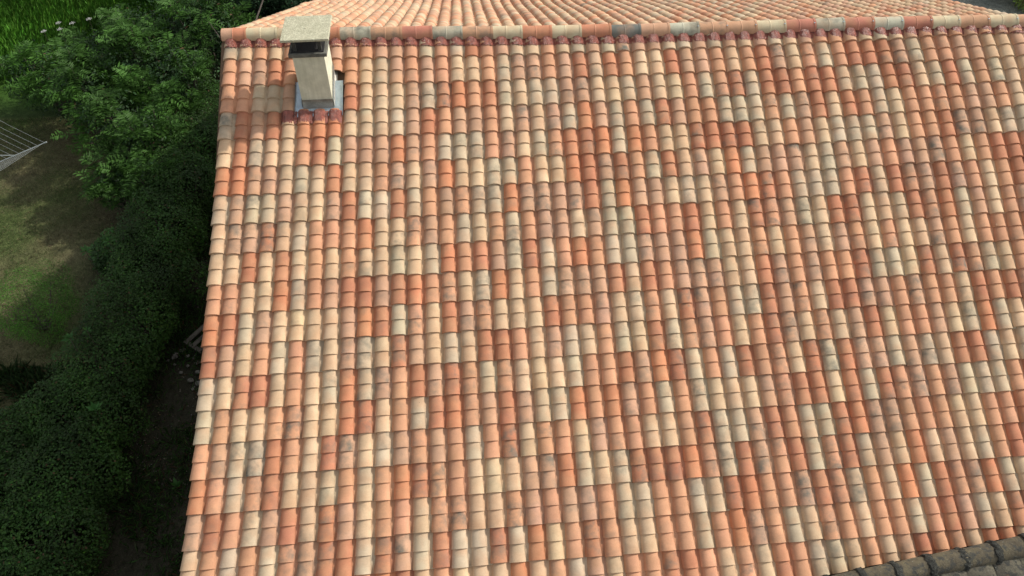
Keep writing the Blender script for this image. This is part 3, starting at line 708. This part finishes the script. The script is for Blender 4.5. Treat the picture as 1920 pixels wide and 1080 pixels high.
# grasses ------------------------------------------------------------------
def blades(name, P, hgt, tint, label, cat, lean=0.4, wid=0.012, wind=(0.3, -0.2)):
    n = len(P); up = np.tile([0, 0, 1.0], (n, 1)) + rng.normal(0, lean, (n, 3)) * [1, 1, 0] + np.array([*wind, 0])
    nr = rng.normal(0, 1, (n, 3)) * [1, 1, 0.2]
    up /= np.linalg.norm(up, axis=1, keepdims=True)
    nr = np.cross(up, nr)
    o = leaves(name, P, nr, hgt, tint, mat=M_GRASS, aspect=1.0, dirs=up)
    # narrow blades
    V = np.zeros(4 * n * 3); o.data.vertices.foreach_get("co", V); V = V.reshape(n, 4, 3)
    mid = (V[:, 1] + V[:, 3]) / 2; w_ = (V[:, 1] - V[:, 3]); w_ /= (np.linalg.norm(w_, axis=1, keepdims=True) + 1e-9)
    ww = (wid * rng.uniform(0.6, 1.3, n))[:, None] / 2
    V[:, 1] = mid + w_ * ww; V[:, 3] = mid - w_ * ww
    o.data.vertices.foreach_set("co", V.ravel()); o.data.update()
    return tag(o, label, cat, kind="stuff")
n = 170000; P = np.stack([rng.uniform(-14, -4.2, n), rng.uniform(8.6, 19, n), np.zeros(n)], 1)
edge = -5.9 + 0.25 * (P[:, 1] - 11); keep = (P[:, 0] < edge + rng.normal(0, 0.5, n)) & (P[:, 1] > 10.2 - 0.25 * (P[:, 0] + 8) + rng.normal(0, 0.4, n)); P = P[keep]
T = tints(len(P), (0.085, 0.23, 0.025), 0.18) * np.clip(1 + 0.6 * vn(P[:, 0], P[:, 1], 1.2), 0.4, 1.8)[:, None]
blades("tall_grass", P, rng.uniform(0.3, 0.6, len(P)), T, "bright green uncut tall grass in the top left corner", "grass", 0.45, 0.011, (0.35, 0.25))
n = 90000; P = np.stack([rng.uniform(-10, -3.0, n), rng.uniform(-5.5, 9.5, n), np.zeros(n)], 1)
P = P[lawnmask(P[:, 0], P[:, 1]) > rng.uniform(0.05, 0.9, len(P))]
g1 = vn(P[:, 0], P[:, 1], 1.1, 2) + rng.normal(0, 0.5, len(P))
T = np.where((g1 > 0.35)[:, None], tints(len(P), (0.055, 0.105, 0.025), 0.3), tints(len(P), (0.18, 0.165, 0.09), 0.3))
blades("lawn_grass", P, rng.uniform(0.03, 0.09, len(P)), T, "short patchy lawn, half dried to straw", "grass", 0.9, 0.008, (0.1, -0.1))
n = 60000; P = np.stack([rng.uniform(-3.6, 0.0, n), rng.uniform(-6, 7, n), np.zeros(n)], 1)
P = P[vn(P[:, 0], P[:, 1], 1.7, 4) + rng.normal(0, 0.4, len(P)) > 0.1]
blades("path_weeds", P, rng.uniform(0.05, 0.24, len(P)), tints(len(P), (0.045, 0.105, 0.024), 0.35, 0.08), "sparse weeds and dry litter on the shaded path", "weeds", 0.9, 0.010)
n = 24000; P = np.stack([rng.uniform(-7.0, -4.0, n), rng.uniform(-3.5, 0.2, n), np.zeros(n)], 1)
P = P[vn(P[:, 0], P[:, 1], 2.1, 1) + rng.normal(0, 0.3, len(P)) > -0.1]
blades("long_grass", P, rng.uniform(0.12, 0.35, len(P)), tints(len(P), (0.045, 0.09, 0.03), 0.3, 0.08), "long dark grass between the hedge and the left edge", "grass", 0.6, 0.010)

n = 9000; P = np.stack([rng.uniform(-3.4, -0.1, n), rng.uniform(-6, 5.5, n), np.full(n, 0.012)], 1)
P = P[vn(P[:, 0], P[:, 1], 1.3, 3) + rng.normal(0, 0.4, len(P)) > 0.0]
T = np.where((rng.random(len(P)) < 0.4)[:, None], tints(len(P), (0.22, 0.20, 0.17), 0.3), tints(len(P), (0.12, 0.085, 0.05), 0.3))
tag(leaves("leaf_litter", P, np.tile([0, 0, 1.0], (len(P), 1)) + rng.normal(0, 0.3, P.shape), rng.uniform(0.012, 0.045, len(P)), T, aspect=0.7), "pale chips and dead leaves strewn over the shaded path", "litter", kind="stuff")
# white umbels
UL = ["white umbel flower highest of the six against the tall grass", "white umbel flower second from the right in the upper row", "white umbel flower in the middle of the group, just right of the second", "white umbel flower lowest of the group, over the sumac leaves", "rightmost white umbel flower of the group", "leftmost white umbel flower of the group"]
for i, (x, y) in enumerate([(-7.55, 10.9), (-7.1, 10.7), (-6.75, 10.95), (-7.3, 10.35), (-6.3, 10.75), (-7.75, 10.4)]):
    f_ = empty("umbel_flower", (x, y, 0)); tag(f_, UL[i], "flower", "white umbel flowers")
    m = MB(); hh = random.uniform(1.05, 1.25); m.tube([(0, 0, 0), (0.02, 0, hh * 0.5), (0.03, 0.02, hh)], [0.006, 0.005, 0.004], 5); m.build("stem", M_BARK, f_)
    cc = []
    for k in range(9):
        a = k * 2.4; q = 0.07 * math.sqrt((k + .5) / 9)
        for j in range(16):
            b = rng.random() * 6.28; e_ = 0.018 * math.sqrt(rng.random()); cc.append((0.03 + q * math.cos(a) + e_ * math.cos(b), 0.02 + q * math.sin(a) + e_ * math.sin(b), hh + 0.03 + rng.normal(0, 0.004)))
    cc = np.array(cc); leaves("umbel", cc, np.tile([0, 0, 1.0], (len(cc), 1)) + rng.normal(0, 0.2, cc.shape), np.full(len(cc), 0.012), np.full((len(cc), 3), 0.72), mat=M_GRASS, parent=f_, aspect=0.9)

# broad-leaved weeds standing out of the hedge and path
def rosette(x, y, z, L, n, label, base=(0.06, 0.16, 0.04)):
    c_ = np.zeros((n, 3)); a = np.linspace(0, 2 * math.pi, n, endpoint=False) + rng.normal(0, 0.2, n); el = rng.uniform(0.05, 1.2, n)
    dv = np.stack([np.cos(a) * np.cos(el), np.sin(a) * np.cos(el), np.sin(el)], 1)
    nr = np.stack([-np.cos(a) * np.sin(el), -np.sin(a) * np.sin(el), np.cos(el)], 1)
    root = empty("leafy_weed", (x, y, z)); tag(root, label, "weed")
    leaves("leaf_rosette", c_ + dv * 0.02, nr, rng.uniform(0.5, 0.85, n) * L, tints(n, base, 0.15), parent=root, aspect=0.42, dirs=dv)
    m = MB(); m.tube([(0, 0, -min(z, 0.8)), (0, 0, 0.02)], 0.006, 5); m.build("stem", M_BARK, root)
rosette(-3.15, -1.75, 1.25, 0.20, 13, "light green broad-leaved weed poking out of the hedge's right side")
rosette(-2.05, -2.55, 0.05, 0.2, 11, "spiky green weed alone on the dark path")
rosette(-3.85, -0.4, 1.5, 0.16, 16, "pale green leafy sprig on top of the hedge")
rosette(-3.6, -0.25, 1.5, 0.13, 12, "smaller sprig right of the pale one on the hedge")
rosette(-4.45, 2.2, 1.05, 0.20, 14, "bright leafy sprig over the round bush")
rosette(-4.1, 2.5, 1.0, 0.18, 14, "bright leafy sprig beside the low bush")
# bare branch running down from the roof corner
m = MB(); m.tube([(-0.75, 6.2, 4.3), (-0.95, 5.4, 4.0), (-1.3, 5.0, 3.4), (-1.7, 4.9, 2.6), (-2.0, 4.95, 1.2), (-2.1, 5.0, 0)], [0.012, 0.018, 0.026, 0.034, 0.042, 0.05], 8)
m.tube([(-1.3, 5.0, 3.4), (-1.7, 5.4, 3.7), (-2.0, 5.9, 3.8)], [0.018, 0.01, 0.004], 6)
o = m.build("bare_branch", M_BARK); tag(o, "bare grey branch rising towards the roof corner", "branch")

# ---------------------------------------------------------------- rotary clothes dryer
M_ALU = simple("painted_aluminium", (0.42, 0.47, 0.46), 0.4, 0.4, 5, 0.08, 0.05, 0.002)
M_LINE = simple("plastic_line", (0.45, 0.50, 0.50), 0.5, 0, 5, 0.05, 0.05, 0.001)
TIP = np.array([-5.696, 4.716, H - 4.55]); ang = math.radians(188.5); AL = 1.75
mast = TIP + np.array([math.cos(ang) * AL, math.sin(ang) * AL, 0]); root = empty("clothes_dryer", (mast[0], mast[1], 0)); tag(root, "white rotary clothes dryer reaching in from the left edge", "clothes dryer")
zt = TIP[2]; zh = zt - 0.55
m = MB(); m.tube([(0, 0, 0), (0, 0, zt + 0.05)], 0.024, 12); m.build("mast", M_ALU, root)
m = MB(); m.tube([(0, 0, zh - 0.06), (0, 0, zh + 0.06)], 0.045, 12); m.build("hub", M_ALU, root)
def armp(k, t):
    a = ang + math.pi + k * math.pi / 2
    return np.array([math.cos(a) * AL * t, math.sin(a) * AL * t, zh + (zt - zh) * t])
for k in range(4):
    m = MB(); m.tube([armp(k, 0.02), armp(k, 1.0)], 0.009, 8); m.build("arm", M_ALU, root)
    m = MB(); m.tube([(0, 0, zt - 0.02), armp(k, 0.62)], 0.008, 8); m.build("strut", M_ALU, root)
    m = MB(); m.tube([armp(k, 1.0), armp(k, 1.03)], 0.015, 8); m.build("end_cap", M_ALU, root)
m = MB()
for k in range(4):
    for t in (1.0, 0.91, 0.83, 0.75, 0.67, 0.59, 0.51, 0.43):
        a, b = armp(k, t), armp(k + 1, t); mid = (a + b) / 2 - [0, 0, 0.025]
        m.tube([a + [0, 0, .012], mid, b + [0, 0, .012]], 0.0021, 5)
m.build("clothes_line", M_LINE, root)

# ---------------------------------------------------------------- pallet and stones by the path
pr_ = empty("wooden_pallet", (-1.88, 0.75, 0)); tag(pr_, "grey wooden pallet lying on the path beside the roof edge", "pallet"); pr_.rotation_euler = (0, math.radians(-3), math.radians(52))
M_GREYW = simple("grey_wood", (0.11, 0.10, 0.085), 0.9, 0, 7, 0.3, 0.4, 0.01)
for k in range(5):
    m = MB(); m.box((0, -0.36 + k * 0.18, 0.125), (1.1, 0.095, 0.02)); o = m.build("board", M_GREYW, pr_); bevel(o, 0.004)
for k in range(3):
    m = MB(); m.box((-0.5 + k * 0.5, 0, 0.06), (0.08, 0.82, 0.10)); o = m.build("bearer", M_GREYW, pr_); bevel(o, 0.004)
M_STONE = simple("pale_stone", (0.22, 0.21, 0.19), 0.9, 0, 12, 0.3, 0.6, 0.02)
spots = [(-2.78, 0.30, .11), (-2.66, 0.42, .09), (-2.55, 0.28, .08), (-2.40, 0.25, .07), (-2.32, 0.12, .06), (-2.28, -0.12, .07), (-2.38, -0.30, .08), (-2.22, -0.38, .09), (-2.15, -0.62, .08), (-2.9, 0.2, .05), (-2.5, 0.05, .045), (-2.6, -0.1, .05), (-2.3, -0.5, .05), (-2.75, 0.1, .045), (-2.45, 0.5, .06), (-2.2, 0.3, .07), (-1.95, 0.0, .09), (-1.9, -0.4, .07), (-2.05, 0.2, .06), (-2.0, -0.75, .06)]
for x, y, s_ in spots:
    x0_, s0_ = x, s_; s_ *= 0.72; x += 0.12
    bpy_me = bpy.data.meshes.new("stone"); import bmesh
    bm = bmesh.new(); bmesh.ops.create_icosphere(bm, subdivisions=2, radius=1)
    k = random.random() * 9
    for v in bm.verts:
        f = 1 + 0.25 * math.sin(v.co.x * 3 + k) * math.cos(v.co.y * 2.6 + k) + 0.12 * math.sin(v.co.z * 6 + k); v.co = Vector((v.co.x * f, v.co.y * f * 0.8, v.co.z * f * 0.55)) * s_
    bm.to_mesh(bpy_me); bm.free(); bpy_me.materials.append(M_STONE); bpy_me.color_attributes.new("tint", 'FLOAT_COLOR', 'POINT')
    o = bpy.data.objects.new("stone", bpy_me); link(o); o.location = (x, y, s_ * 0.35); o.rotation_euler = (0, 0, k)
    tag(o, {0: "largest pale stone, at the left end of the stone heap", 1: "second large pale stone, touching the largest one", 7: "large pale stone in the lower part of the heap", 8: "lowest large pale stone, nearest the roof edge"}.get(spots.index((x0_, y, s0_)), "small pale loose stone in the heap below the wooden pallet"), "stone", "pale stones beside the pallet")
